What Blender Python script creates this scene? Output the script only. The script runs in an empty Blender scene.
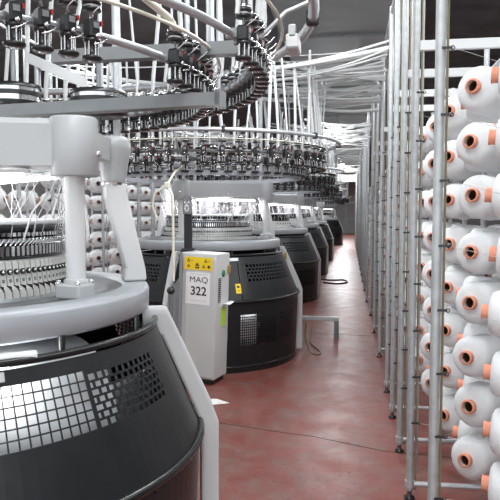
import bpy, math, random
from mathutils import Vector, Matrix
random.seed(7)
C = bpy.context.scene.collection
PI = math.pi
def R(a): return math.radians(a)
def pol(r, a, z=0.0): return Vector((r*math.cos(R(a)), r*math.sin(R(a)), z))

# ------------------------------------------------------------------ materials
def mat(name, col, rough=.5, metal=0., var=.06, scale=20., bump=0., bscale=60., coat=0., emit=None, estr=0., spec=.5):
    m = bpy.data.materials.new(name); m.use_nodes = True
    nt = m.node_tree; N = nt.nodes; L = nt.links
    b = N['Principled BSDF']
    b.inputs['Roughness'].default_value = rough
    b.inputs['Metallic'].default_value = metal
    b.inputs['Specular IOR Level'].default_value = spec
    if coat: b.inputs['Coat Weight'].default_value = coat
    tc = N.new('ShaderNodeTexCoord')
    nz = N.new('ShaderNodeTexNoise'); nz.inputs['Scale'].default_value = scale; nz.inputs['Detail'].default_value = 4
    L.new(tc.outputs['Object'], nz.inputs['Vector'])
    rp = N.new('ShaderNodeValToRGB')
    rp.color_ramp.elements[0].position = .3; rp.color_ramp.elements[1].position = .7
    rp.color_ramp.elements[0].color = tuple(max(0, c*(1-var)) for c in col)+(1,)
    rp.color_ramp.elements[1].color = tuple(min(1, c*(1+var)) for c in col)+(1,)
    L.new(nz.outputs['Fac'], rp.inputs['Fac']); L.new(rp.outputs['Color'], b.inputs['Base Color'])
    if bump:
        n2 = N.new('ShaderNodeTexNoise'); n2.inputs['Scale'].default_value = bscale; n2.inputs['Detail'].default_value = 3
        L.new(tc.outputs['Object'], n2.inputs['Vector'])
        bp = N.new('ShaderNodeBump'); bp.inputs['Strength'].default_value = bump; bp.inputs['Distance'].default_value = .01
        L.new(n2.outputs['Fac'], bp.inputs['Height']); L.new(bp.outputs['Normal'], b.inputs['Normal'])
    if emit:
        b.inputs['Emission Color'].default_value = emit+(1,); b.inputs['Emission Strength'].default_value = estr
    return m
M = {}
M['paint'] = mat('machine_paint', (.41,.425,.43), .38, 0, .03, 6)
M['table'] = mat('table_paint', (.36,.385,.41), .32, .1, .04, 8)
M['plate'] = mat('machined_plate', (.15,.155,.16), .3, .6, .12, 14)
M['white'] = mat('white_paint', (.60,.61,.61), .42, 0, .03, 6)
M['beam'] = mat('grey_beam', (.20,.21,.215), .4, .3, .1, 10)
M['black'] = mat('black_panel', (.014,.0155,.017), .36, .0, .15, 12, .05, 300, spec=.35)
M['rail'] = mat('black_rail', (.02,.021,.022), .25, .3, .1, 12)
M['blkpl'] = mat('black_plastic', (.018,.018,.019), .3, 0, .2, 30)
M['steel'] = mat('galvanised_steel', (.52,.54,.56), .38, .55, .12, 25)
M['dsteel'] = mat('dark_steel', (.22,.23,.24), .4, .6, .2, 25)
M['chrome'] = mat('chrome', (.75,.76,.77), .16, .95, .05, 20)
M['yarn'] = mat('white_yarn', (.69,.71,.72), .75, 0, .03, 40, .12, 220)
M['card'] = mat('orange_cardboard', (.76,.30,.19), .6, 0, .08, 30)
M['pale'] = mat('pale_tube_lining', (.70,.55,.48), .6, 0, .1, 30)
M['post'] = mat('creel_post_steel', (.40,.42,.425), .42, .3, .12, 25)
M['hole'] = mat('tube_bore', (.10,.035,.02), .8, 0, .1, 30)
M['dtube'] = mat('dark_tube', (.50,.36,.31), .6, 0, .1, 30)
M['tube'] = mat('white_plastic_tube', (.60,.62,.62), .3, 0, .05, 9)
M['cream'] = mat('cream_hose', (.72,.70,.60), .4, 0, .05, 12)
M['cam'] = mat('cam_box_metal', (.58,.58,.56), .35, .25, .08, 40)
M['cloth'] = mat('knitted_cloth', (.80,.82,.83), .85, 0, .02, 30, .08, 400)
M['red'] = mat('red_plastic', (.32,.025,.02), .4, 0, .1, 30)
M['yellow'] = mat('yellow_sticker', (.86,.60,.01), .5, 0, .03, 10)
M['paper'] = mat('white_paper', (.82,.82,.82), .6, 0, .02, 10)
M['ink'] = mat('black_ink', (.012,.012,.014), .6, 0, .05, 10)
M['green'] = mat('green_note', (.45,.72,.06), .6, 0, .03, 10)
M['dgreen'] = mat('green_badge', (.03,.22,.11), .5, 0, .05, 10)
M['cab'] = mat('cabinet_paint', (.54,.55,.545), .4, 0, .03, 5)
M['cabd'] = mat('cabinet_edge', (.24,.255,.26), .45, 0, .04, 5)
M['lamp'] = mat('lamp_tube', (.9,.9,.9), .4, 0, 0, 1, emit=(1,.97,1), estr=5)
M['lamp2'] = mat('ceiling_lamp_tube', (.9,.9,.9), .4, 0, 0, 1, emit=(.95,.98,1), estr=10)
M['ceil'] = mat('ceiling_sheet', (.13,.135,.14), .7, 0, .3, 2)
M['duct'] = mat('duct_sheet', (.30,.32,.32), .45, .35, .12, 1.5)
M['brown'] = mat('dark_brown_wall', (.055,.043,.042), .8, 0, .4, 7)
M['wallg'] = mat('grey_wall', (.42,.43,.42), .8, 0, .08, 1.0)
M['door'] = mat('door_grey', (.26,.27,.27), .5, 0, .1, 3)
M['cable'] = mat('dull_cable', (.22,.19,.11), .5, 0, .1, 30)
M['gold'] = mat('brass_clip', (.45,.33,.10), .4, .6, .1, 30)

def floor_mat():
    m = bpy.data.materials.new('red_floor_paint'); m.use_nodes = True
    nt = m.node_tree; N = nt.nodes; L = nt.links; b = N['Principled BSDF']
    tc = N.new('ShaderNodeTexCoord')
    def noise(s, d=6, r=.6):
        n = N.new('ShaderNodeTexNoise'); n.inputs['Scale'].default_value = s; n.inputs['Detail'].default_value = d; n.inputs['Roughness'].default_value = r
        L.new(tc.outputs['Object'], n.inputs['Vector']); return n.outputs['Fac']
    def ramp(f, a, bb, ca, cb):
        r = N.new('ShaderNodeValToRGB'); e = r.color_ramp.elements
        e[0].position = a; e[1].position = bb; e[0].color = ca+(1,); e[1].color = cb+(1,)
        L.new(f, r.inputs['Fac']); return r.outputs['Color']
    def mix(f, a, bb):
        x = N.new('ShaderNodeMix'); x.data_type = 'RGBA'; L.new(f, x.inputs['Factor']); L.new(a, x.inputs['A']); L.new(bb, x.inputs['B']); return x.outputs['Result']
    base = ramp(noise(1.6), .3, .75, (.185,.042,.032), (.25,.074,.060))
    wear = ramp(noise(5, 9, .75), .44, .66, (0,0,0), (.85,.85,.85))
    grey = ramp(noise(9), .3, .7, (.13,.085,.072), (.225,.16,.138))
    c1 = mix(wear, base, grey)
    spots = ramp(noise(34, 4, .6), .615, .66, (0,0,0), (.9,.9,.9))
    dk = ramp(noise(3), .3, .7, (.05,.03,.028), (.07,.045,.042))
    c2 = mix(spots, c1, dk)
    L.new(c2, b.inputs['Base Color'])
    rr = ramp(noise(4), .3, .7, (.28,.28,.28), (.46,.46,.46)); L.new(rr, b.inputs['Roughness'])
    bp = N.new('ShaderNodeBump'); bp.inputs['Strength'].default_value = .12; bp.inputs['Distance'].default_value = .01
    L.new(noise(14), bp.inputs['Height']); L.new(bp.outputs['Normal'], b.inputs['Normal'])
    return m
M['floor'] = floor_mat()

# ------------------------------------------------------------------ mesh builder
class MB:
    def __init__(s): s.v = []; s.f = []; s.m = []; s.sm = []; s.mats = []; s.cur = 0
    def use(s, name):
        if name not in s.mats: s.mats.append(name)
        s.cur = s.mats.index(name); return s
    def add(s, vs, fs, smooth=False):
        o = len(s.v); s.v += [tuple(v) for v in vs]
        for f in fs: s.f.append([i+o for i in f]); s.m.append(s.cur); s.sm.append(smooth)
        return s
    def box(s, c, sz, rot=None):
        c = Vector(c); x, y, z = (q/2 for q in sz)
        vs = [Vector((a, b, d)) for a in (-x, x) for b in (-y, y) for d in (-z, z)]
        if rot is not None: vs = [rot @ v for v in vs]
        return s.add([c+v for v in vs], [(0,1,3,2),(4,6,7,5),(0,4,5,1),(2,3,7,6),(0,2,6,4),(1,5,7,3)])
    def bbox(s, c, sz, bev=.004, rot=None):   # box with chamfered edges
        c = Vector(c); h = [q/2 for q in sz]; bev = min(bev, min(h)*.9)
        vs = []; idx = {}
        for sx in (-1,1):
            for sy in (-1,1):
                for sz_ in (-1,1):
                    for ax in range(3):
                        p = [sx*(h[0]-bev), sy*(h[1]-bev), sz_*(h[2]-bev)]
                        p[ax] = (sx,sy,sz_)[ax]*h[ax]
                        idx[(sx,sy,sz_,ax)] = len(vs); vs.append(Vector(p))
        fs = []
        sg = (-1,1)
        for ax in range(3):
            o = [i for i in range(3) if i != ax]
            for d in sg:
                q = []
                for (a,b) in ((-1,-1),(1,-1),(1,1),(-1,1)):
                    k = [0,0,0]; k[ax] = d; k[o[0]] = a; k[o[1]] = b
                    q.append(idx[(k[0],k[1],k[2],ax)])
                fs.append(q)
        for ax in range(3):
            o = [i for i in range(3) if i != ax]
            for a in sg:
                for b in sg:
                    k1 = [0,0,0]; k1[ax] = -1; k1[o[0]] = a; k1[o[1]] = b
                    k2 = list(k1); k2[ax] = 1
                    fs.append([idx[(*k1,o[0])], idx[(*k2,o[0])], idx[(*k2,o[1])], idx[(*k1,o[1])]])
        for sx in sg:
            for sy in sg:
                for sz_ in sg: fs.append([idx[(sx,sy,sz_,i)] for i in range(3)])
        if rot is not None: vs = [rot @ v for v in vs]
        return s.add([c+v for v in vs], fs)
    def tube(s, pts, r, n=8, closed=False, cap=True):
        pts = [Vector(p) for p in pts]; k = len(pts)
        rs = r if isinstance(r, (list, tuple)) else [r]*k
        vs = []; up = None
        for i, p in enumerate(pts):
            if closed: t = pts[(i+1) % k]-pts[i-1]
            else: t = pts[min(i+1, k-1)]-pts[max(i-1, 0)]
            t.normalize()
            if up is None: up = t.orthogonal().normalized()
            else:
                up = up-t*up.dot(t)
                up = up.normalized() if up.length > 1e-6 else t.orthogonal().normalized()
            w = t.cross(up)
            for j in range(n):
                a = 2*PI*j/n; vs.append(p+(up*math.cos(a)+w*math.sin(a))*rs[i])
        fs = []
        for i in range(k if closed else k-1):
            i2 = (i+1) % k
            for j in range(n): fs.append([i*n+j, i*n+(j+1) % n, i2*n+(j+1) % n, i2*n+j])
        s.add(vs, fs, True)
        if cap and not closed: s.add(vs[:n], [list(range(n))[::-1]]); s.add(vs[-n:], [list(range(n))])
        return s
    def lathe(s, prof, n=24, c=(0,0,0), axis=None, smooth=True, close=False):
        # prof: (r, h) pairs; axis: direction of h
        c = Vector(c); ax = Vector(axis).normalized() if axis is not None else Vector((0,0,1))
        if abs(ax.z) > .999: u = Vector((1,0,0)); w = Vector((0,1,0)) if ax.z > 0 else Vector((0,-1,0))
        else: u = Vector((0,0,1)).cross(ax).normalized(); w = ax.cross(u)
        k = len(prof); vs = []
        for r, h in prof:
            for j in range(n):
                a = 2*PI*j/n; vs.append(c+ax*h+(u*math.cos(a)+w*math.sin(a))*r)
        fs = []
        for i in range(k if close else k-1):
            i2 = (i+1) % k
            for j in range(n): fs.append([i*n+j, i*n+(j+1) % n, i2*n+(j+1) % n, i2*n+j])
        return s.add(vs, fs, smooth)
    def band(s, r0, r1, z0, z1, a0=0, a1=360, step=4):   # rectangular-section ring or arc
        full = abs(a1-a0) >= 359.9; n = max(2, int(abs(a1-a0)/step)); vs = []
        k = n if full else n+1
        for i in range(k):
            a = a0+(a1-a0)*i/n
            vs += [pol(r0,a,z0), pol(r1,a,z0), pol(r1,a,z1), pol(r0,a,z1)]
        fs = []
        for i in range(n):
            p = i*4; q = ((i+1) % k)*4
            for j in range(4): fs.append([p+j, q+j, q+(j+1) % 4, p+(j+1) % 4])
        if not full: fs += [[0,1,2,3], [k*4-1,k*4-2,k*4-3,k*4-4]]
        return s.add(vs, fs)
    def prism(s, poly, d):   # poly: list of Vectors; extrude by vector d
        n = len(poly); d = Vector(d); vs = [Vector(p) for p in poly]+[Vector(p)+d for p in poly]
        return s.add(vs, [list(range(n))[::-1], [n+i for i in range(n)]]+[[i,(i+1) % n,n+(i+1) % n,n+i] for i in range(n)])
    def mesh(s, name):
        me = bpy.data.meshes.new(name); me.from_pydata(s.v, [], s.f)
        for q in s.mats: me.materials.append(M[q])
        for p, m_, sm in zip(me.polygons, s.m, s.sm): p.material_index = m_; p.use_smooth = sm
        me.update(); return me
    def build(s, name, parent=None, **kw): return link(s.mesh(name), name, parent, **kw)

def link(me, name, parent=None, loc=(0,0,0), rot=(0,0,0), **kw):
    o = bpy.data.objects.new(name, me); C.objects.link(o); o.location = loc; o.rotation_euler = rot
    if parent is not None: o.parent = parent
    for k, v in kw.items(): o[k] = v
    return o
def tag(o, label, cat, group=None, kind=None):
    o['label'] = label; o['category'] = cat
    if group: o['group'] = group
    if kind: o['kind'] = kind
    return o
def empty(name, loc=(0,0,0), rz=0): return link(None, name, None, loc, (0,0,rz))
def struct(o): o['kind'] = 'structure'; return o
KIDS = {}
def dup(o, parent=None):
    c = o.copy(); C.objects.link(c)
    if parent is not None: c.parent = parent
    for ch in list(o.children): dup(ch, c)
    return c
ORD = ['first','second','third','fourth','fifth','sixth','seventh','eighth','ninth','tenth','eleventh','twelfth']

# ------------------------------------------------------------------ setting
H = 4.6
def plane(name, vs, m): return struct(MB().use(m).prism([Vector(v) for v in vs[:4]], vs[4]).build(name))
plane('floor', [(-8,-3,0),(3.2,-3,0),(3.2,48,0),(-8,48,0),(0,0,-.1)], 'floor')
plane('ceiling', [(-8,-1,H),(3.2,-1,H),(3.2,48,H),(-8,48,H),(0,0,.1)], 'ceil')
plane('wall_right', [(3.1,-1,0),(3.1,48,0),(3.1,48,H),(3.1,-1,H),(.1,0,0)], 'brown')
plane('wall_left', [(-8,-1,0),(-8,48,0),(-8,48,H),(-8,-1,H),(-.1,0,0)], 'wallg')
plane('wall_back', [(-8,48,0),(3.2,48,0),(3.2,48,H),(-8,48,H),(0,.1,0)], 'wallg')
d = MB().use('door').box((-.2,47.95,1.1),(1.9,.08,2.2)).use('dsteel').box((-1.2,47.9,1.12),(.1,.1,2.3)).box((.8,47.9,1.12),(.1,.1,2.3)).box((-.2,47.9,2.27),(2.1,.1,.1)).box((-.2,47.9,1.1),(.04,.06,2.2))
struct(d.build('door_1'))
# floor joints
def joint(name, pts, w=.004):
    m = MB().use('ink')
    for a, b in zip(pts, pts[1:]):
        a = Vector(a); b = Vector(b); t = (b-a).normalized(); n_ = Vector((-t.y,t.x,0))*w
        m.prism([a-n_, b-n_, b+n_, a+n_], (0,0,.0012))
    return struct(m.build(name))
joint('trim_1', [(-1.0,4.62,0),(-.45,4.47,0),(-.25,4.43,0),(.25,4.22,0),(.9,4.15,0)], .0035)
joint('trim_2', [(-.9,8.4,0),(-.2,8.25,0),(.3,8.2,0),(.9,8.2,0)], .004)
joint('trim_3', [(-.6,13.1,0),(-.1,13.0,0),(.4,13.05,0)], .005)

# ceiling duct above the aisle
t = tag(empty('air_duct', (0,0,0)), 'wide grey sheet metal air duct running along the ceiling above the aisle', 'duct')
m = MB().use('duct').bbox((-.1,22,4.0),(1.5,50,.5),.03)
m.build('duct_body', t)
for k in range(14):
    MB().use('dsteel').box((-.1,1.5+k*3.2,4.0),(1.56,.07,.56)).build('duct_flange', t)

# ceiling lights
def ceiling_light(x, y, z, label):
    t = tag(empty('ceiling_light', (x,y,z)), label, 'light', 'fluorescent fittings over the aisle')
    MB().use('white').bbox((0,0,.05),(.16,1.5,.06),.01).build('housing', t)
    for s in (-1,1): MB().use('lamp2').tube([(s*.04,-.72,0),(s*.04,.72,0)],.014,8).build('lamp_tube', t)
    for s in (-1,1): MB().use('dsteel').tube([(0,s*.5,.08),(0,s*.5,.30)],.006,6).build('hanger', t)
for i, y in enumerate((14.5, 24.0, 33.5)):
    ceiling_light(-.25, y, 3.42, 'fluorescent light fitting under the duct above the aisle, %s from the camera' % ORD[i])

# ------------------------------------------------------------------ feeder units (shared meshes)
def feeder_meshes():
    b = MB().use('dsteel').box((-.005,0,.004),(.05,.024,.030)).use('blkpl').bbox((.030,0,.000),(.042,.034,.052),.006)
    b.use('dsteel').tube([(.030,0,.02),(.030,0,.115)],.005,6)
    b.use('chrome').tube([(.05,.012,-.02),(.075,.02,-.03),(.082,0,-.045),(.07,-.018,-.05)],.0022,5)
    b.tube([(.045,-.014,.02),(.075,-.022,.035),(.083,-.01,.05)],.0022,5)
    b.use('dsteel').box((.0525,0,.008),(.003,.018,.016)).use('red').box((.047,.018,.016),(.016,.006,.012))
    b.use('chrome').lathe([(0,.0),(.007,.002),(.007,.010),(0,.012)],8,(.052,0,-.022),(1,0,0))
    sp = MB().use('blkpl').lathe([(0,-.088),(.022,-.088),(.029,-.082),(.029,-.076),(.012,-.070),(.012,-.040),(.024,-.034),(.024,-.027),(0,-.027)],14,(.030,0,0))
    sp.use('chrome')
    for j in range(6):
        a = j*PI/3; sp.tube([(.030+.018*math.cos(a),.018*math.sin(a),-.077),(.030+.018*math.cos(a),.018*math.sin(a),-.034)],.0028,5)
    sp.lathe([(0,-.0905),(.009,-.0905),(.012,-.087)],10,(.030,0,0))
    pu = MB().use('blkpl').lathe([(0,.050),(.027,.050),(.027,.058),(.020,.061),(.020,.066),(.027,.069),(.027,.077),(.014,.080)],14,(.030,0,0))
    pu.use('chrome').lathe([(.024,.082),(.024,.088),(.012,.090),(.0,.092)],12,(.030,0,0)).use('paper').lathe([(.0205,.0612),(.0207,.0655)],12,(.030,0,0))
    return b.mesh('yarn_feeder'), sp.mesh('spool'), pu.mesh('pulley')
FB, FS, FP = feeder_meshes()
def simple_feeder():
    b = MB().use('blkpl').box((.025,0,0),(.05,.032,.05)).lathe([(0,-.088),(.027,-.088),(.027,-.076),(.013,-.07),(.013,-.035),(.024,-.03),(0,-.027)],8,(.03,0,0))
    b.use('dsteel').tube([(.030,0,.02),(.030,0,.11)],.006,5).use('blkpl').lathe([(0,.05),(.027,.05),(.027,.075),(0,.078)],8,(.03,0,0)).use('dsteel').box((.0525,0,.008),(.004,.018,.018))
    b.use('steel').lathe([(.022,.082),(.022,.09),(0,.092)],8,(.03,0,0))
    return b.mesh('yarn_feeder')
FSIMPLE = simple_feeder()
def feeder(root, r, a, z, simple=False, fs=1.0):
    if simple:
        o = link(FSIMPLE, 'yarn_feeder', root, pol(r,a,z), (0,0,R(a))); o.scale = (fs,fs,fs); return o
    o = link(FB, 'yarn_feeder', root, pol(r,a,z), (0,0,R(a))); o.scale = (fs,fs,fs)
    link(FS, 'spool', o); link(FP, 'pulley', o)
    return o
# cam box on the knitting head
def cam_mesh(hw, kn):
    m = MB().use('cam')
    prof = [(.462,1.306),(.532,1.306),(.528,1.334),(.498,1.346),(.484,1.428),(.462,1.432)]
    for s0, s1 in ((-hw,hw),):
        A = [pol(r,s0,z) for r,z in prof]; B = [pol(r,s1,z) for r,z in prof]; n = len(prof)
        m.add(A+B, [list(range(n))[::-1], [n+i for i in range(n)]]+[[i,(i+1)%n,n+(i+1)%n,n+i] for i in range(n)])
    m.use('blkpl').lathe([(kn,0),(kn,.006),(kn*.7,.009)],12,(.490,0,1.392),(1,0,.17))
    m.use('chrome').lathe([(kn*.55,.007),(kn*.55,.010),(0,.011)],8,(.490,0,1.392),(1,0,.17))
    m.use('dsteel').box((.4955,0,1.362),(.003,.008,.012))
    m.use('ink').box((.508,hw*.0088-.0012,1.338),(.045,.0022,.018))
    return m.mesh('cam_box')
CAM = cam_mesh(1.27,.0105); CAMW = cam_mesh(3.45,.0105)

# ------------------------------------------------------------------ drum panels
def surf(r0,z0,r1,z1,a,t,off=0): return pol(r0+(r1-r0)*t+off, a, z0+(z1-z0)*t)
def panel(parent, name, geo, a0, a1, t0, t1, wins, mname='black', thick=.005, label=None):
    m = MB().use(mname)
    def quad(aa, ab, ta, tb):
        n = max(1, int(math.ceil(abs(ab-aa)/3.0))); vs = []
        for i in range(n+1):
            a = aa+(ab-aa)*i/n
            for off in (0,-thick): vs += [surf(*geo,a,ta,off), surf(*geo,a,tb,off)]
        fs = []
        for i in range(n):
            p = i*4; q = p+4
            fs += [[p,p+1,q+1,q],[p+2,q+2,q+3,p+3],[p,q,q+2,p+2],[p+1,p+3,q+3,q+1]]
        fs += [[0,2,3,1],[n*4,n*4+1,n*4+3,n*4+2]]
        m.add(vs, fs)
    cur = a0
    for (wa, wb, ta, tb, na, nt, bar, stag) in sorted(wins):
        quad(cur, wa, t0, t1); quad(wa, wb, t0, ta); quad(wa, wb, tb, t1); cur = wb
        da = (wb-wa)/na; dt = (tb-ta)/nt; ba = bar*da; bt = bar*dt
        if na > 1 or nt > 1:
            for j in range(1, nt): quad(wa, wb, ta+j*dt-bt/2, ta+j*dt+bt/2)
            for j in range(nt):
                sh = .5*da if (stag and j % 2) else 0
                for i in range(na+1):
                    c = wa+i*da+sh
                    lo = max(wa, c-ba/2); hi = min(wb, c+ba/2)
                    if hi-lo > 1e-4 and (i > 0 or sh): quad(lo, hi, ta+j*dt+bt/2*(j > 0), ta+(j+1)*dt-bt/2*(j < nt-1))
    quad(cur, a1, t0, t1)
    o = m.build(name, parent)
    if label: o['label'] = label
    return o
UP = (.83,1.155,1.012,.715); LO = (1.012,.705,.988,.05)
def ring_tube(m, r, z, rad, n=8, a0=0, a1=360, step=5):
    k = int((a1-a0)/step)
    if a1-a0 >= 360: return m.tube([pol(r,a0+360*i/k,z) for i in range(k)], rad, n, closed=True)
    return m.tube([pol(r,a0+(a1-a0)*i/k,z) for i in range(k+1)], rad, n)

def machine(name, x, y, label, d, cols, struts, legs, upw, low, feed_lo, feed_up, tubes):
    root = tag(empty(name, (x,y,0)), label, 'knitting machine', 'circular knitting machines in a row')
    # --- base and drum
    m = MB().use('rail').band(.90,.993,0,.05,step=5); m.use('rail'); ring_tube(m,.985,.055,.014,6); m.build('base_ring', root)
    for (a0,a1,w) in upw: panel(root, 'upper_panel', UP, a0, a1, .03, .985, w)
    for (a0,a1,w) in low:
        panel(root, 'lower_panel', LO, a0, a1, 0.01, 1, w)
    m = MB().use('rail'); ring_tube(m,1.018,.713,.016,8); m.build('shoulder_rail', root)
    m = MB().use('rail'); ring_tube(m,.832,1.160,.013,8); m.build('upper_rail', root)
    if d < 1:
        for a in range(-90,90,9): MB().use('rail').box(pol(1.012,a+2,.690),(.012,.07,.02),Matrix.Rotation(R(a+2),3,'Z')).build('rail_clip', root)
    if d < 2:
        for a in range(0,360,30): MB().use('blkpl').tube([pol(.80,a,1.158),pol(.80,a,1.21)],.012,6).build('table_stud', root)
    for a in legs:
        rt = Matrix.Rotation(R(a),3,'Z'); m = MB().use('white')
        def legpoly(s): return [rt@Vector((r,s,z)) for r,z in ((.78,1.205),(.88,1.205),(.915,1.13),(1.065,.80),(1.10,.70),(1.10,0),(1.022,0),(1.022,.70),(.99,.78),(.86,1.08),(.78,1.10))]
        m.prism(legpoly(-.03), rt@Vector((0,.06,0)))
        o = m.build('leg', root)
        bv = o.modifiers.new('bevel','BEVEL'); bv.width = .012; bv.segments = 2; bv.limit_method = 'ANGLE'
    # --- table
    m = MB().use('table').lathe([(.70,1.210),(.795,1.206),(.808,1.216),(.810,1.285),(.803,1.300),(.796,1.304),(.705,1.304),(.700,1.294),(.695,1.294)],72)
    o = m.build('bed_table', root)
    m = MB().use('plate').lathe([(.70,1.212),(.70,1.294),(.535,1.294),(.535,1.212)],64,close=True).build('bed_plate', root)
    m = MB().use('dsteel').lathe([(.42,1.20),(.535,1.20),(.535,1.306),(.47,1.306),(.42,1.306)],48,close=True); m.build('cylinder_base', root)
    # --- needle head
    if d < 2:
        for i in range(100): link(CAM, 'cam_box', root, rot=(0,0,R(-170+i*3)))
        m = MB().use('cam')
        for i in range(100,120): m.band(.462,.528,1.306,1.338,-171.25+i*3,-168.75+i*3).band(.462,.488,1.338,1.43,-171.25+i*3,-168.75+i*3)
        m.build('cam_boxes', root, kind='stuff')
    else:
        for i in range(48): link(CAMW, 'cam_box', root, rot=(0,0,R(i*7.5)))
    m = MB().use('rail').lathe([(.405,1.30),(.46,1.30),(.46,1.432),(.470,1.436),(.470,1.442),(.442,1.445),(.442,1.53),(.465,1.535),(.465,1.552),(.405,1.552)],64,close=True)
    m.use('chrome')
    n = 140 if d < 2 else 36
    for i in range(n):
        a = i*360/n; rt = Matrix.Rotation(R(a),3,'Z')
        m.box(pol(.458,a,1.462),(.030,.012,.034),rt).tube([pol(.45,a,1.48),pol(.468,a+.7,1.495),pol(.467,a+1.5,1.505)],.004,4)
        m.use('steel').box(pol(.454,a+2.2,1.498),(.018,.011,.013),rt).use('chrome').box(pol(.464,a+1,1.52),(.012,.013,.013),rt)
    m.build('needle_cylinder', root)
    m = MB().use('white').lathe([(.10,1.552),(.455,1.552),(.462,1.555),(.462,1.566),(.455,1.570),(.10,1.570)],64,close=True)
    m.build('dial_plate', root)
    m = MB().use('dsteel').lathe([(.10,1.56),(.10,1.80),(.16,1.82),(.16,1.90),(0,1.9)],24); m.build('dial_shaft', root)
    # yarns to the needles: uncountable
    m = MB().use('tube'); rnd = random.Random(d+3)
    for i in range((46,70,30)[d]):
        a = rnd.uniform(0,360); a2 = a+rnd.uniform(-14,14); r2 = rnd.uniform(.43,.55)
        m.tube([pol(.46,a,1.51),pol(.475,a,1.57),pol(r2+.04,a2,1.80)],(.0016,.0022,.003)[d],4,cap=False)
    m.build('yarn_threads', root, kind='stuff')
    for i in range(10 if d < 2 else 4):
        a = rnd.uniform(-170,60); m = MB().use('tube'); a2 = a+rnd.uniform(14,40)*rnd.choice((-1,1))
        m.tube([pol(.475,a,1.50),pol(.50,a+(a2-a)*.15,1.60),pol(.53,a+(a2-a)*.5,1.67),pol(.56,a2,1.62),pol(.57,a2+(a2-a)*.1,1.50)],.0038,6)
        m.build('air_hose', root)
    # --- frame
    NR = .655
    for a in cols:
        rt = Matrix.Rotation(R(a),3,'Z')
        MB().use('white').tube([pol(NR,a,1.33),pol(NR,a,1.74)],.034,16).build('column', root)
        m = MB().use('paint').bbox(pol(NR-.005,a,1.322),(.105,.095,.055),.008,rt); m.use('paint').lathe([(.042,1.345),(.042,1.362),(.034,1.366)],16,pol(NR,a))
        m.use('chrome')
        for sx in (-1,1):
            for sy in (-1,1): m.lathe([(.009,1.356),(.009,1.366),(0,1.367)],6,pol(NR-.005,a)+rt@Vector((sx*.042,sy*.036,-.006)))
        m.build('column_foot', root)
        m = MB().use('paint').lathe([(.03,1.722),(.080,1.722),(.084,1.727),(.084,1.918),(.078,1.925),(0,1.925)],28,pol(NR,a))
        m.use('chrome').lathe([(.011,0),(.011,.008),(0,.009)],6,pol(NR+.081,a+2,1.80),pol(1,a))
        m.build('frame_node', root)
    for i, a in enumerate(cols):
        b = cols[(i+1) % len(cols)]
        A = pol(NR,a); B = pol(NR,b); v = (B-A); L_ = v.length; v.normalize(); nrm = Vector((-v.y,v.x,0))
        if nrm.dot(A+B) < 0: nrm = -nrm
        m = MB().use('paint')
        c0 = A+v*.06; c1 = B-v*.06
        for zz0, zz1, th in ((1.745,1.918,.05),):
            P = [c0-nrm*th+Vector((0,0,zz0)), c0+nrm*th+Vector((0,0,zz0+.012)), c0+nrm*th+Vector((0,0,zz1-.02)), c0+nrm*(th-.02)+Vector((0,0,zz1)), c0-nrm*th+Vector((0,0,zz1))]
            m.prism(P, c1-c0)
        m.build('frame_beam', root)
        m = MB().use('white').box((A+B)/2+Vector((0,0,1.738)),(.05,L_-.3,.012),Matrix.Rotation(math.atan2(-v.x,v.y),3,'Z'))
        m.use('lamp').box((A+B)/2+Vector((0,0,1.727)),(.036,L_-.34,.012),Matrix.Rotation(math.atan2(-v.x,v.y),3,'Z'))
        m.build('work_lamp', root)
    for a in struts:
        rt = Matrix.Rotation(R(a),3,'Z'); m = MB().use('white')
        def sp(y): return [rt@Vector((r,y,z)) for r,z in ((.705,1.305),(.805,1.305),(.80,1.36),(.725,1.68),(.725,1.72),(.635,1.72),(.635,1.66),(.715,1.36))]
        m.prism(sp(-.048), rt@Vector((0,.096,0)))
        o = m.build('strut', root); bv = o.modifiers.new('bevel','BEVEL'); bv.width = .01; bv.segments = 2; bv.limit_method = 'ANGLE'
        m = MB().use('paint').lathe([(.02,1.70),(.048,1.705),(.054,1.74),(.062,1.80),(.075,1.86),(.072,1.895),(.055,1.915),(0,1.92)],20,pol(.675,a))
        m.use('chrome').lathe([(.056,1.712),(.058,1.722)],16,pol(.675,a)).use('paint').box(pol(.60,a-18,1.85),(.10,.24,.09),Matrix.Rotation(R(a-18),3,'Z'))
        m.build('strut_head', root)
    # --- upper works
    for a in cols:
        if a != -14: MB().use('steel').tube([pol(.60,a,1.94),pol(.60,a,3.1)],.018,10).build('support_post', root)
        rt = Matrix.Rotation(R(a+12),3,'Z')
        for z, r1 in (((2.075,1.02),(2.17,1.23)) if d else ((2.17,1.23),)):
            MB().use('beam').box(pol((.5+r1)/2,a+12,z),(r1-.5,.05,.045),rt).build('ring_arm', root)
    rn_ = 'steel' if d == 0 else 'dsteel'
    m = MB().use(rn_); ring_tube(m,1.01,2.10,.013,8,step=4); m.build('feeder_ring', root)
    m = MB().use(rn_); ring_tube(m,1.225,2.17,.013,8,step=4); m.build('feeder_ring', root)
    if d: m = MB().use('table').band(.98,1.04,1.955,2.0,step=4); m.build('carrier_ring', root)
    m = MB().use('steel'); ring_tube(m,1.455,2.335,.020,8,step=4); m.build('guard_ring', root)
    for a in range(0,360,45): MB().use('steel').tube([pol(1.22,a,2.17),pol(1.36,a,2.30),pol(1.455,a,2.335)],.008,6).build('guard_stay', root)
    m = MB().use('cream'); ring_tube(m,1.10,2.17,.006,6,step=5); ring_tube(m,1.34,2.27,.006,6,step=5); m.build('drive_belt', root)
    if d < 2:
        for a in range(8,360,40): MB().use('blkpl').bbox(pol(1.455,a,2.335),(.05,.03,.06),.006,Matrix.Rotation(R(a),3,'Z')).build('ring_clamp', root)
    fs = (.98,1.42,1.5)[d]
    for a in feed_lo: feeder(root, 1.02, a, 2.10, d == 2, fs)
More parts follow.
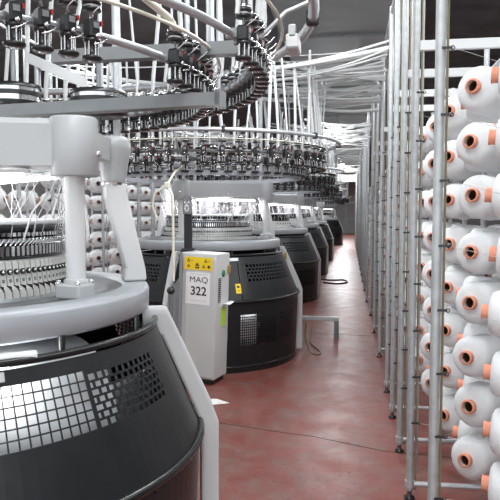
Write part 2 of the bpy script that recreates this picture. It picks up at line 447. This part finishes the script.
    for a in feed_up: feeder(root, 1.235, a, 2.17, d == 2, fs)
    for a in tubes:
        dz = rnd.uniform(-.06,.25); a2 = a+rnd.uniform(-5,5); r = rnd.choice((.007,.008,.011,.013)) * (1.25 if d else 1)
        MB().use('tube').tube([pol(1.26,a,2.22),pol(1.27,a,2.34),pol(rnd.uniform(1.18,1.32),a2,2.98+dz)],r,7).build('guide_tube', root)
    return root

def arc(a0, a1, n): return [a0+(a1-a0)*i/(n-1) for i in range(n)]
GRID0 = (-49,-27.2,.13,.52,11,6,.12,False)
PERF0 = (-26.4,-2.0,.16,.52,11,7,.26,True)
up0 = [(-118.5,-58.5,[(-100,-76,.17,.52,11,6,.12,False)]), (-58,17.3,[GRID0,PERF0]), (22.7,137,[(40,62,.17,.52,11,7,.34,True)]), (142.6,240,[])]
lo0 = [(-118,17.8,[(-40,-12,.25,.62,13,7,.3,True)]), (22.2,137.6,[]), (142.3,241.5,[])]
M0 = machine('circular_knitting_machine', -1.583, 2.25,
    'large circular knitting machine closest to camera, white fabric roll behind its black mesh', 0,
    (-14,115,-130), (28,150), (20,140,-100),
    up0, lo0,
    arc(-88,-33,15)+arc(-13,160,42), arc(-10,150,44), arc(-12,150,32))
M0.children
up1 = [(-99.5,-58,[]), (-57.5,17.3,[(-52,-11,.20,.58,15,5,.42,True)]), (22.7,137,[]), (142.6,259.5,[(220,250,.20,.58,11,5,.42,True)])]
lo1 = [(-99.5,17.8,[(-59,-33,.19,.66,20,12,.3,False),(-30,-15,.22,.62,5,12,.45,True)]), (22.2,137.6,[]), (142.3,259.5,[])]
M1 = machine('circular_knitting_machine', -1.562, 6.95,
    'circular knitting machine right behind the grey MAQ 322 cabinet', 1,
    (-2,118,-102), (30,150), (20,140,-100),
    up1, lo1,
    arc(-180,175,48), arc(-177,177,48), arc(-150,75,44))
upF = [(-99.5,17.3,[(-60,-20,.20,.56,11,4,.42,True)]), (22.7,137,[]), (142.6,259.5,[])]
loF = [(-99.5,17.8,[(-45,-15,.2,.6,9,6,.35,False)]), (22.2,137.6,[]), (142.3,259.5,[])]
MF = machine('circular_knitting_machine', -1.55, 11.62,
    'circular knitting machine just beyond machine 322, its drum half hidden by it', 2,
    (-2,118,-102), (30,150), (20,140,-100),
    upF, loF, arc(-150,90,34), arc(-150,90,36), arc(-120,60,24))
for k, (x, y, lab) in enumerate([(-1.55,16.25,'third circular knitting machine down the aisle beyond the MAQ 322 cabinet'),
        (-1.52,20.95,'fourth circular knitting machine down the aisle beyond the MAQ 322 cabinet'),
        (-1.30,31.2,'farthest circular knitting machine, small, near the end of the aisle')]):
    o = dup(MF); o.location = (x,y,0); o['label'] = lab

# extra structure on the nearest machine: top beam, bracket, belt wheels
m = MB().use('beam')
A = Vector((.14,-.02,1.972)); B = Vector((1.165,-.173,1.972)); v = (B-A).normalized(); n_ = Vector((-v.y,v.x,0))
P = [A-n_*.03+Vector((0,0,-.021)), A+n_*.03+Vector((0,0,-.021)), A+n_*.03+Vector((0,0,.021)), A-n_*.03+Vector((0,0,.021))]
m.prism(P, B-A).use('dsteel').prism([p+(B-A)*.985+(Vector((0,0,.006)) if i > 1 else Vector((0,0,-.006))) for i, p in enumerate(P)], (B-A)*.018)
m.build('cross_beam', M0)
m = MB().use('white')
a = Vector((0.0,.75,2.365)); b = Vector((.31,.70,2.225)); v = b-a; s_ = Vector((0,.03,0)); u_ = Vector((0,0,.026))
m.prism([a-s_-u_, a+s_-u_, a+s_+u_, a-s_+u_], v); m.use('blkpl').prism([a-s_*.7-u_*.7-v*.01, a+s_*.7-u_*.7-v*.01, a+s_*.7+u_*.7-v*.01, a-s_*.7+u_*.7-v*.01], v*.012)
m.use('steel').tube([(.045,.74,2.34),(.04,.74,2.05)],.016,8).box((-.03,.74,2.14),(.20,.04,.018))
m.build('sensor_bracket', M0)
for (cx, cy, cz, rr) in ((.44,.55,2.125,.13),(-.02,.62,2.18,.13)):
    m = MB().use('blkpl').lathe([(0,-.085),(rr,-.085),(rr,-.055)],32,(cx,cy,cz)).use('chrome').lathe([(rr*.96,-.055),(rr*.96,-.03)],32,(cx,cy,cz))
    m.use('blkpl').lathe([(rr,-.03),(rr,-.01)],32,(cx,cy,cz)).use('chrome').lathe([(rr*.96,-.01),(rr*.96,.008)],32,(cx,cy,cz)).use('blkpl').lathe([(rr,.008),(rr,.025),(0,.028)],32,(cx,cy,cz))
    m.use('dsteel').tube([(cx,cy,cz-.12),(cx,cy,cz+.2)],.012,8)
    m.build('belt_wheel', M0)
for (x_, y_, z0, z1, r) in ((.45,.75,1.75,2.9,.018),(.37,.75,2.15,2.9,.010),(.93,.75,2.12,2.75,.012),(.96,.78,2.12,2.7,.014),(.90,.80,2.12,2.7,.009),(.81,.75,2.25,2.9,.012)):
    MB().use('steel').tube([(x_,y_,z0),(x_,y_,z1)],r,10).build('support_post', M0)
m = MB().use('cream').tube([pol(1.17,-62,2.245),pol(1.15,-45,2.235),pol(1.14,-30,2.215),pol(1.09,-18,2.19),pol(1.00,0,2.17)],.011,8); m.build('air_hose', M0)

m = MB().use('white').bbox((1.36,.30,2.262),(.05,.14,.055),.006).use('paint').bbox((1.36,.245,2.30),(.03,.03,.05),.004).bbox((1.36,.345,2.29),(.03,.05,.05),.004); m.build('stop_motion_box', M0)
# fabric rolls in the drums
def roll(x, y, ang, label, L_=1.1, r=.30, z=.78, dx=0, dy=0):
    t = tag(empty('fabric_roll', (x+dx,y+dy,z), R(ang)), label, 'fabric roll')
    MB().use('cloth').lathe([(0,-L_/2),(r-.02,-L_/2),(r,-L_/2+.02),(r,L_/2-.02),(r-.02,L_/2),(0,L_/2)],40,(0,0,0),(1,0,0)).build('rolled_cloth', t)
    MB().use('dsteel').tube([(-L_/2-.02,0,0),(L_/2+.05,0,0)],.03,12).build('roller_core', t)
    return t
roll(-1.583, 2.25, 53, 'white roll of knitted cloth inside the mesh drum nearest the camera', .74, .26, .89, .398, -.386)
roll(-1.562, 6.95, 12.6, 'white roll of knitted cloth inside the drum of machine 322', .8, .25, .42, .22, -.57)
MB().use('white').tube([(.66,-.50,1.17),(.36,-.74,1.17)],.016,8).use('lamp').tube([(.64,-.515,1.156),(.38,-.725,1.156)],.010,8).build('inspection_lamp', M0)
# inner take-down rods visible through the holes
m = MB().use('steel').tube([(.10,-.25,.93),(.62,.10,.80)],.012,8).tube([(.15,-.05,.75),(.60,.25,.72)],.02,8).use('dsteel').bbox((.42,.12,.80),(.14,.3,.4),.01)
m.build('take_down_frame', M0)
MB().use('steel').bbox((.80,-.02,.86),(.02,.50,.26),.004,Matrix.Rotation(R(-12),3,'Z')).build('spreader_plate', M0)

# ------------------------------------------------------------------ control cabinet
cab = tag(empty('control_cabinet', (-1.215,5.585,0), R(-14)), 'grey control cabinet with MAQ 322 sign in front of a drum', 'cabinet')
cab.rotation_euler = (0, R(2.0), R(-14))
W, D_, Z0, Z1 = .37, .285, .05, 1.215
MB().use('cab').bbox((-W/2,D_/2,(Z0+Z1)/2),(W,D_,Z1-Z0),.008).build('cabinet_body', cab)
MB().use('blkpl').box((-W/2,D_/2+.02,.025),(W-.06,D_-.06,.055)).build('plinth', cab)
m = MB().use('cab').bbox((-W/2+.035,-.008,(Z0+Z1)/2-.01),(W-.07,.018,Z1-Z0-.06),.005); m.build('door', cab)
MB().use('cabd').box((-W+.012,-.010,(Z0+Z1)/2),(.026,.022,Z1-Z0-.01)).build('hinge_strip', cab)
m = MB().use('cabd').prism([Vector((-W-.002,.02,1.0)),Vector((-W-.14,.02,.82)),Vector((-W-.14,.02,.45)),Vector((-W-.002,.02,.45))],(0,.06,0)); m.build('side_bracket', cab)
# yellow warning sticker
yx = -.176; yz = 1.122
st = MB().use('yellow').box((yx,-.0185,yz),(.285,.002,.118)); 
st.use('ink')
def tri(cx, cz, s, yy=-.0200):
    P = [(0,1),(-.9,-.6),(.9,-.6)]; Q = [(0,.45),(-.5,-.38),(.5,-.38)]
    vs = [(cx+a*s,yy,cz+b*s) for a,b in P]+[(cx+a*s,yy,cz+b*s) for a,b in Q]
    st.add(vs,[[0,1,4,3],[1,2,5,4],[2,0,3,5]]); st.box((cx,yy,cz),(s*.14,.0006,s*.6))
tri(yx-.10,yz+.026,.021); tri(yx-.10,yz-.026,.021); tri(yx+.075,yz+.026,.021); tri(yx+.055,yz-.026,.021)
st.box((yx-.01,-.0200,yz-.028),(.04,.0008,.034)); st.use('yellow').box((yx-.01,-.0204,yz-.026),(.028,.0008,.010)); st.use('ink')
st.box((yx-.01,-.0200,yz-.004),(.02,.0008,.014)); st.box((yx-.065,-.0200,yz+.024),(.022,.0006,.004)); st.box((yx+.108,-.0200,yz+.024),(.022,.0006,.004))
st.lathe([(0,.0),(.014,0)],14,(yx+.108,-.0201,yz-.026),(0,-1,0))
st.build('warning_sticker', cab, label='yellow warning sticker with black triangles')
ps = MB().use('paper').box((yx+.0,-.0185,.893),(.25,.002,.295)).use('cabd')
for k in range(14): ps.box((yx-.108,-.0197,.77+k*.0175),(.006,.0005,.006))
ps.box((yx+.01,-.0197,.782),(.17,.0005,.0025)); ps.box((yx+.01,-.0197,1.024),(.19,.0005,.0025))
sign = ps.build('paper_sign', cab, label='white paper sign reading MAQ 322')
def text(body, size, loc, parent, name, sx=1.0, bold=.0):
    cu = bpy.data.curves.new(name,'FONT'); cu.body = body; cu.size = size; cu.align_x = 'CENTER'; cu.align_y = 'CENTER'; cu.extrude = .0004; cu.offset = bold
    tmp = bpy.data.objects.new(name+'_tmp', cu); C.objects.link(tmp)
    dg = bpy.context.evaluated_depsgraph_get(); me = bpy.data.meshes.new_from_object(tmp.evaluated_get(dg)); bpy.data.objects.remove(tmp)
    me.materials.clear(); me.materials.append(M['ink'])
    o = link(me, name, parent, loc, (PI/2,0,0)); o.scale = (sx,1,1); return o
text('MAQ', .074, (yx+.008,-.0202,.972), sign, 'lettering', 1.16, .0)
text('322', .112, (yx+.008,-.0202,.866), sign, 'lettering', 1.0, .0018)
m = MB().use('ink')
for k in range(13): m.box((.0015,.075,.77+k*.018),(.004,.055,.009))
m.build('vent_louvres', cab)
m = MB().use('dgreen').lathe([(0,0),(.036,0),(.036,.003),(0,.003)],20,(.0005,.15,1.03),(1,0,0)); m.build('round_badge', cab, label='green oval badge')
MB().use('green').box((.0025,.17,.62),(.003,.10,.17)).build('note', cab, label='lime green note')
m = MB().use('paper'); m.prism([Vector((.004,.14,.735)),Vector((.004,.24,.735)),Vector((.03,.25,.76)),Vector((.09,.22,.765)),Vector((.085,.13,.745)),Vector((.03,.12,.752))],(0,0,.0015)); m.build('note', cab, label='white paper slip sticking out')
MB().use('gold').bbox((.012,.25,1.06),(.024,.03,.08),.004).build('hinge', cab)
# yellow sticker on drum of machine 322
def drum_sticker(a, t, w, h):
    p = surf(*UP,a,t,.004); rt = Matrix.Rotation(R(a),3,'Z') @ Matrix.Rotation(-.39,3,'Y')
    m = MB().use('yellow').box(p,(.003,w,h),rt).use('ink')
    m.box(p+rt@Vector((.002,0,h*.2)),(.001,w*.5,h*.22),rt).box(p+rt@Vector((.002,0,-h*.22)),(.001,w*.6,h*.06),rt)
    return m.build('warning_sticker', M1, label='small yellow warning sticker')
drum_sticker(-59.5,.72,.055,.10)
m = MB().use('steel').bbox(surf(*UP,-60,.08,.004),(.006,.10,.035),.002,Matrix.Rotation(R(-60),3,'Z') @ Matrix.Rotation(-.39,3,'Y')); m.build('rating_plate', M1)
m = MB().use('steel').bbox(surf(*UP,-46.5,.07,.004),(.006,.07,.03),.002,Matrix.Rotation(R(-46.5),3,'Z') @ Matrix.Rotation(-.39,3,'Y')); m.build('rating_plate', M0)
MB().use('gold').bbox(pol(.88,13,1.10),(.03,.04,.07),.006).build('latch', M1)

# black control arm with emblem plate, standing behind the cabinet
t = tag(empty('control_panel_post', (-1.50,5.69,1.232)), 'tall black post with a small emblem plate rising from the MAQ 322 cabinet top', 'post')
MB().use('ink').bbox((0,.12,.25),(.072,.05,.50),.008).build('post', t)
m = MB().use('dsteel').bbox((0,.085,1.66-1.232),(.082,.03,.17),.01)
m.use('paper')
for k in range(3): m.box((-.018+.018*k,.068,1.69-1.232-.02*(k==1)),(.012,.003,.014))
m.box((0,.068,1.655-1.232),(.04,.003,.010)).box((-.016,.068,1.63-1.232),(.010,.003,.022)).box((.016,.068,1.63-1.232),(.010,.003,.022)).box((0,.068,1.61-1.232),(.026,.003,.008))
m.build('emblem_plate', t)
MB().use('blkpl').bbox((0,.12,.012),(.11,.09,.024),.004).build('foot', t)

# hanging hose and lever
t = tag(empty('air_hose', (-1.545,5.45,1.05)), 'cream hose hanging down in front of the black post beside the MAQ 322 cabinet', 'hose')
m = MB().use('cream').tube([(-.06,.55,.98),(-.05,.25,.92),(-.06,.0,.78),(.0,-.02,.70),(.0,0,.50),(0,0,.2),(0,.0,-.07)],.012,8)
m.tube([(-.06,.0,.78),(-.16,-.02,.72),(-.19,0,.60),(-.15,0,.50)],.010,8)
m.use('cream').bbox((-.05,0,.785),(.05,.04,.06),.01)
m.build('hose', t)
t = tag(empty('hand_lever', (-1.555,5.40,0)), 'black ball lever on a steel rod between nearest drum and grey cabinet', 'lever')
MB().use('blkpl').lathe([(0,-.038),(.022,-.03),(.036,-.012),(.038,0),(.036,.012),(.022,.032),(0,.038)],18,(0,0,.90)).build('ball_knob', t)
MB().use('dsteel').tube([(0,0,.87),(.0,0,.58)],.020,8).build('rod', t)
MB().use('blkpl').tube([(0,0,.60),(.04,.0,.45),(.11,0,.28),(.11,.02,0)],[.02,.022,.016,.02],8).build('lever_arm', t)

# low metal stand and cables
t = tag(empty('low_metal_stand', (-.13,8.0,0)), 'low grey metal stand reaching into the aisle beyond machine 322', 'stand')
MB().use('steel').bbox((-.31,0,.245),(.66,.07,.05),.004).build('top_bar', t)
for dx in (0,-.60): MB().use('dsteel').bbox((dx-.01,0,.11),(.06,.05,.22),.004).build('leg', t)
def cable(name, pts, r, label, mname='cable'):
    n = 6; P = [Vector(p) for p in pts]; out = []
    for i in range(len(P)-1):
        p0 = P[max(i-1,0)]; p1 = P[i]; p2 = P[i+1]; p3 = P[min(i+2,len(P)-1)]
        for k in range(n):
            u = k/n; out.append(.5*((2*p1)+(p2-p0)*u+(2*p0-5*p1+4*p2-p3)*u*u+(3*p1-p0-3*p2+p3)*u**3))
    out.append(P[-1])
    return tag(MB().use(mname).tube(out, r, 6).build(name), label, 'cable')
cable('power_cable', [(-.46,7.05,.36),(-.47,7.10,.18),(-.42,7.10,.02),(-.34,7.0,.012),(-.30,7.1,.012),(-.38,7.4,.012),(-.45,7.7,.012),(-.50,8.6,.012)], .010, 'dull yellow cable trailing from machine 322 onto the red floor')
cable('looped_hose', [(-.55,14.2,.015),(-.25,14.0,.015),(-.02,14.3,.015),(-.10,14.8,.015),(-.40,14.7,.015),(-.62,14.9,.015)], .018, 'dark hose looped on the floor far down the aisle', 'blkpl')
tag(MB().use('paper').prism([Vector((-1.13,5.02,.001)),Vector((-.97,5.10,.001)),Vector((-1.10,5.20,.001)),Vector((-1.2,5.18,.001))],(0,0,.002)).build('paper_scrap'), 'white paper scrap on the floor below the MAQ 322 cabinet', 'paper')
tag(MB().use('paper').prism([Vector((-.92,4.08,.001)),Vector((-.87,4.07,.004)),Vector((-.86,4.13,.001)),Vector((-.90,4.15,.006))],(0,0,.003)).build('paper_scrap'), 'tiny crumpled paper bit lying on the open red floor', 'paper')

# ------------------------------------------------------------------ yarn creels and cones
def cone_meshes(tmat):
    y = MB().use('yarn').lathe([(.034,0),(.098,0),(.108,.012),(.112,.04),(.110,.15),(.106,.178),(.094,.197),(.07,.208),(.034,.212)],28,(0,0,0),(1,0,0))
    t = MB().use(tmat).lathe([(.027,-.02),(.034,-.02),(.034,.232),(.0365,.236),(.035,.241),(.027,.241)],20,(0,0,0),(1,0,0))
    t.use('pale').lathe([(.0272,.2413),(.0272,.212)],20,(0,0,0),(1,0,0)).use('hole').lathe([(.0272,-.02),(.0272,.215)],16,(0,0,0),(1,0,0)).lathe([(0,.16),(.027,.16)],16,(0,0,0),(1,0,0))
    return y.mesh('yarn_package'), t.mesh('cardboard_tube')
YM, TM = cone_meshes('card'); YM2, TM2 = cone_meshes('dtube')
for mm in (YM, YM2):
    pass
def cone(tip, dirv, sc, label, group, dark=False):
    dv = Vector(dirv).normalized(); rot = Vector((1,0,0)).rotation_difference(dv).to_euler()
    base = Vector(tip)-dv*.246*sc
    t = link(None, 'yarn_cone', None, base, rot); t.scale = (1,sc,sc)
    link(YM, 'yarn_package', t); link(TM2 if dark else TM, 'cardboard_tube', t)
    return tag(t, label, 'yarn cone', group)
PEG = .2575
ZS = [.385+PEG*i for i in range(8)]
PITCH = .70
def far_stuff(name, sx, x, ys, label, dark):
    m = MB()
    for y in ys:
        for (dy, dr) in ((0.0,(-sx*.97,.2,.05)),(.24,(-sx*.56,-.83,.05))):
            for z in ZS:
                dv = Vector(dr).normalized(); tip = Vector((x,y+dy,z)); b = tip-dv*.246
                m.use('yarn').lathe([(.03,0),(.108,.0),(.112,.04),(.108,.17),(.08,.205),(.03,.212)],12,b,dv)
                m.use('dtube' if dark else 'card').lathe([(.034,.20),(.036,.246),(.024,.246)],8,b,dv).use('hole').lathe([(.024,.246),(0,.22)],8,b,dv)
    return tag(m.build(name), label, 'yarn cones', kind='stuff')
rnd = random.Random(11)
TOPN = ['top','second from top','third from top','fourth from top','fifth from top','fourth from bottom','third from bottom','bottom']
TOPN = ['topmost','second from top','third from top','fourth from top','fourth from bottom','third from bottom','second from bottom','lowest']
def colname(k, typ, where):
    return '%s %s column of the %s' % (ORD[k], typ, where)
for k in range(9):
    y0 = 2.88+PITCH*k
    for (dy, dx, dr, typ) in ((0.0,.0,(-.97,.22,.06),'side-on'),(.26,-.03,(-.62,-.78,.08),'face-on')):
        for i, z in enumerate(ZS):
            cone((.60+dx+rnd.uniform(-.008,.008), y0+dy+rnd.uniform(-.01,.01), z+rnd.uniform(-.008,.008)), dr, rnd.uniform(.93,1.03),
                 'white cone on orange tube, %s in %s' % (TOPN[7-i], colname(k, typ, 'aisle creel')), 'yarn cones on the aisle creel')
far_stuff('distant_yarn_cones', 1, .58, [2.88+PITCH*k for k in range(9,34)], 'dense ranks of white cones far along the aisle creel', False)
for k in range(3):
    y0 = 3.05+PITCH*k
    for (dy, dr, typ) in ((0.0,(.93,-.36,.06),'side-on'),(.34,(.93,.36,.06),'face-on')):
        for i, z in enumerate(ZS):
            cone((1.22, y0+dy, z+rnd.uniform(-.008,.008)), dr, rnd.uniform(.95,1.03),
                 'white cone facing away, %s in %s back column of the aisle creel' % (TOPN[7-i], ORD[2*k+(dy > 0)]), 'yarn cones on the back of the aisle creel')
for k in range(6):
    y0 = 5.2+PITCH*k
    for (dy, dx, dr, typ) in ((0.0,.0,(.97,.1,.06),'side-on'),(.28,0,(.60,-.80,.06),'face-on')):
        for i, z in enumerate(ZS):
            cone((-3.4+dx+rnd.uniform(-.01,.01), y0+dy+rnd.uniform(-.02,.02), z+.06), dr, rnd.uniform(.9,1.0),
                 'white cone with dark tube, %s in %s' % (TOPN[7-i], colname(k, typ, 'rear creel')), 'yarn cones on the creel behind the machines', True)
far_stuff('distant_yarn_cones', -1, -3.4, [5.2+PITCH*k for k in range(6,26)], 'dense ranks of white cones far along the creel behind the machines', True)

def creel(name, sx, x, ys, zoff, label, d):
    # sx=+1: aisle creel, cones on the +x side of the guide posts; -1 mirrored
    t = tag(empty(name, (x,ys[0],0)), label, 'creel')
    for j, y in enumerate(ys):
        ly = y-ys[0]
        m = MB().use('post').tube([(0,ly,.05),(0,ly,3.35)],.020,8); m.build('guide_post', t)
        MB().use('blkpl').lathe([(0,0),(.03,0),(.03,.012),(.012,.02),(.012,.06)],12,(0,ly,0)).build('foot', t)
        m = MB().use('steel').tube([(0,ly,.085),(sx*.62,ly+.02,.085)],.016,8).tube([(0,ly,.068),(0,ly,.105)],.028,8)
        m.build('floor_bar', t)
        if d < 2:
            m = MB().use('white').box((sx*.40,ly+.02,2.49),(.80,.035,.05)); m.build('top_bar', t)
            # peg post with pegs, behind the cones
            m = MB().use('steel').tube([(sx*.56,ly+.28,.03),(sx*.56,ly+.28,2.7)],.018,8)
            m.build('peg_post', t)
            for q, (rx, ry, rr) in enumerate(((.035,.05,.005),(.03,.20,.006),(.07,.30,.006))):
                MB().use('post' if q else 'cable').tube([(sx*rx,ly+ry,.09 if q == 1 else .03),(sx*rx,ly+ry,3.2)],rr,7).build('guide_rod', t)
            for z in ZS:
                MB().use('blkpl').box((sx*.020,ly-.014,z+zoff),(.045,.010,.010)).lathe([(.006,-.004),(.010,0),(.006,.004)],8,(sx*.044,ly-.014,z+zoff),(0,1,0)).build('yarn_eyelet', t)
    L_ = ys[-1]-ys[0]
    for z, xx in ((3.30,0),(2.52,.56*sx)):
        MB().use('steel').tube([(xx,0,z),(xx,L_,z)],.016,8).build('long_rail', t)
    # taut yarns from cones to eyelets: uncountable
    m = MB().use('tube')
    if d < 2:
        for y in ys:
            for z in ZS: m.tube([(sx*.045,y-ys[0]-.014,z+zoff),(sx*.25,y-ys[0]+.06,z)],.0012,3,cap=False)
    else: m.tube([(0,0,3.3),(0,.1,3.3)],.002,3)
    m.build('yarn_threads', t, kind='stuff')
    return t
creel('yarn_creel', 1, .35, [2.60]+[3.53+PITCH*k for k in range(4)]+[7.03+1.4*k for k in range(3)], .05, 'galvanised steel yarn creel standing along the right of the aisle', 0)
creel('yarn_creel', 1, .33, [11.3+1.6*k for k in range(14)], .05, 'far stretch of steel creel posts where the aisle narrows', 2)
creel('yarn_creel', -1, -3.15, [5.0+PITCH*k for k in range(12)], .05, 'steel yarn creel holding cones behind the knitting machines', 1)

# ------------------------------------------------------------------ yarn tubes over the aisle
def span(m, X0, y0, z0, X1, y1, z1, sag, r, n=7):
    pts = []
    for i in range(n):
        u = i/(n-1); pts.append((X0+(X1-X0)*u, y0+(y1-y0)*u, z0+(z1-z0)*u-sag*4*u*(1-u)))
    return m.use('tube').tube(pts, r, 6)
def tubeset(yc, side, n, individual, label, group, seed):
    rn = random.Random(seed); big = MB()
    for i in range(n):
        y0 = yc+rn.uniform(-.9,1.3); y1 = y0*.8+yc*.2+rn.uniform(-.12,.12); z0 = 2.85+rn.uniform(0,.36); z1 = 2.85+rn.uniform(0,.36)
        X0 = .36 if side > 0 else -3.18; X1 = -1.55+side*rn.uniform(.1,1.15)
        r = rn.choice((.005,.007,.009,.014,.022))
        m = MB() if individual else big
        span(m, X0, y0, z0, X1, y1, z1, rn.uniform(.03,.06), r)
        if individual: tag(m.build('yarn_tube'), label, 'tube', group)
    if not individual: tag(big.build('yarn_tubes'), label, 'tubes', kind='stuff')
tubeset(6.95, 1, 32, True, 'white plastic yarn tube crossing over the aisle to machine 322', 'yarn tubes over the aisle to machine 322', 1)
tubeset(11.62, 1, 26, False, 'bundle of white yarn tubes over the aisle beyond machine 322', None, 2)
tubeset(16.25, 1, 26, False, 'second bundle of white yarn tubes over the aisle beyond machine 322', None, 3)
tubeset(20.95, 1, 26, False, 'third bundle of white yarn tubes over the aisle beyond machine 322', None, 4)
tubeset(27.0, 1, 26, False, 'farthest bundle of white yarn tubes over the aisle', None, 5)
tubeset(6.95, -1, 26, True, 'white plastic yarn tube from the rear creel over to machine 322', 'yarn tubes between rear creel and machine 322', 6)
tubeset(11.62, -1, 30, False, 'bundle of white yarn tubes reaching the rear creel beyond machine 322', None, 7)

# ------------------------------------------------------------------ camera, light
cam = bpy.data.cameras.new('camera'); co = bpy.data.objects.new('camera', cam); C.objects.link(co)
co.location = (0,0,1.6); co.rotation_euler = (PI/2-.0605561, 0, .1549496)
cam.sensor_width = 36; cam.lens = 630.4/500*36; cam.clip_start = .05; cam.clip_end = 200
bpy.context.scene.camera = co
def area(name, loc, rot, sx, sy, e, col=(1,1,1)):
    l = bpy.data.lights.new(name,'AREA'); l.shape = 'RECTANGLE'; l.size = sx; l.size_y = sy; l.energy = e; l.color = col
    o = bpy.data.objects.new(name, l); C.objects.link(o); o.location = loc; o.rotation_euler = rot; return o
cw = (.96,.98,1.0)
area('aisle_light', (-.3,1.2,3.55), (0,0,0), .5, 3.0, 46, cw)
area('aisle_light', (-.3,4.6,3.65), (0,0,0), .4, 2.0, 48, cw)
for y in (12.0,19.5,27.0,34.0,41.0): area('aisle_light', (-.3,y,3.40), (0,0,0), .4, 3.0, 40 if y < 25 else 150, cw)
area('creel_light', (1.9,3.2,3.6), (0,R(25),0), .4, 4.0, 45, cw)
area('rear_fill', (-2.75,7.5,3.5), (0,R(15),0), .3, 6.0, 60, cw)  # unseen fill added to whiten the cones on the rear creel
area('rear_fill', (-6.2,7.5,4.2), (0,0,0), 1.0, 8.0, 150, cw)  # added fill with no fitting, lifts the dark background beyond the rear creel
for y in (8.5,14.0,20.0): area('creel_light', (1.7,y,3.5), (0,R(20),0), .3, 4.0, 45, cw)  # fills added without fittings to brighten the dim cones farther along the creel
def point(name, loc, e, col=(1,1,1), r=.05):
    l = bpy.data.lights.new(name,'POINT'); l.energy = e; l.color = col; l.shadow_soft_size = r
    o = bpy.data.objects.new(name, l); C.objects.link(o); o.location = loc
for (mx, my, e, col) in ((-1.583,2.25,1.6,(1,.97,1)),(-1.562,6.95,5,(1,.91,1)),(-1.55,11.62,4,(.96,.9,1)),(-1.55,16.25,4,(.96,.9,1))):
    for a in (-62,60,180):
        p = pol(.30,a,1.68); point('machine_lamp', (mx+p.x,my+p.y,p.z), e, col)

for a in (-58,-44): p = pol(.80,a,1.12); point('inspection_light', (-1.583+p.x,2.25+p.y,p.z), 1.4, cw, .03)
p = pol(.90,-48,.64); point('inspection_light', (-1.562+p.x,6.95+p.y,p.z), 1.2, cw, .03)
w = bpy.data.worlds.new('world'); bpy.context.scene.world = w; w.use_nodes = True
bg = w.node_tree.nodes['Background']; bg.inputs['Color'].default_value = (.93,.97,1,1); bg.inputs['Strength'].default_value = 1.0
vs = bpy.context.scene.view_settings
vs.view_transform = 'Standard'; vs.look = 'None'; vs.gamma = 1; vs.exposure = .88; vs.use_curve_mapping = False
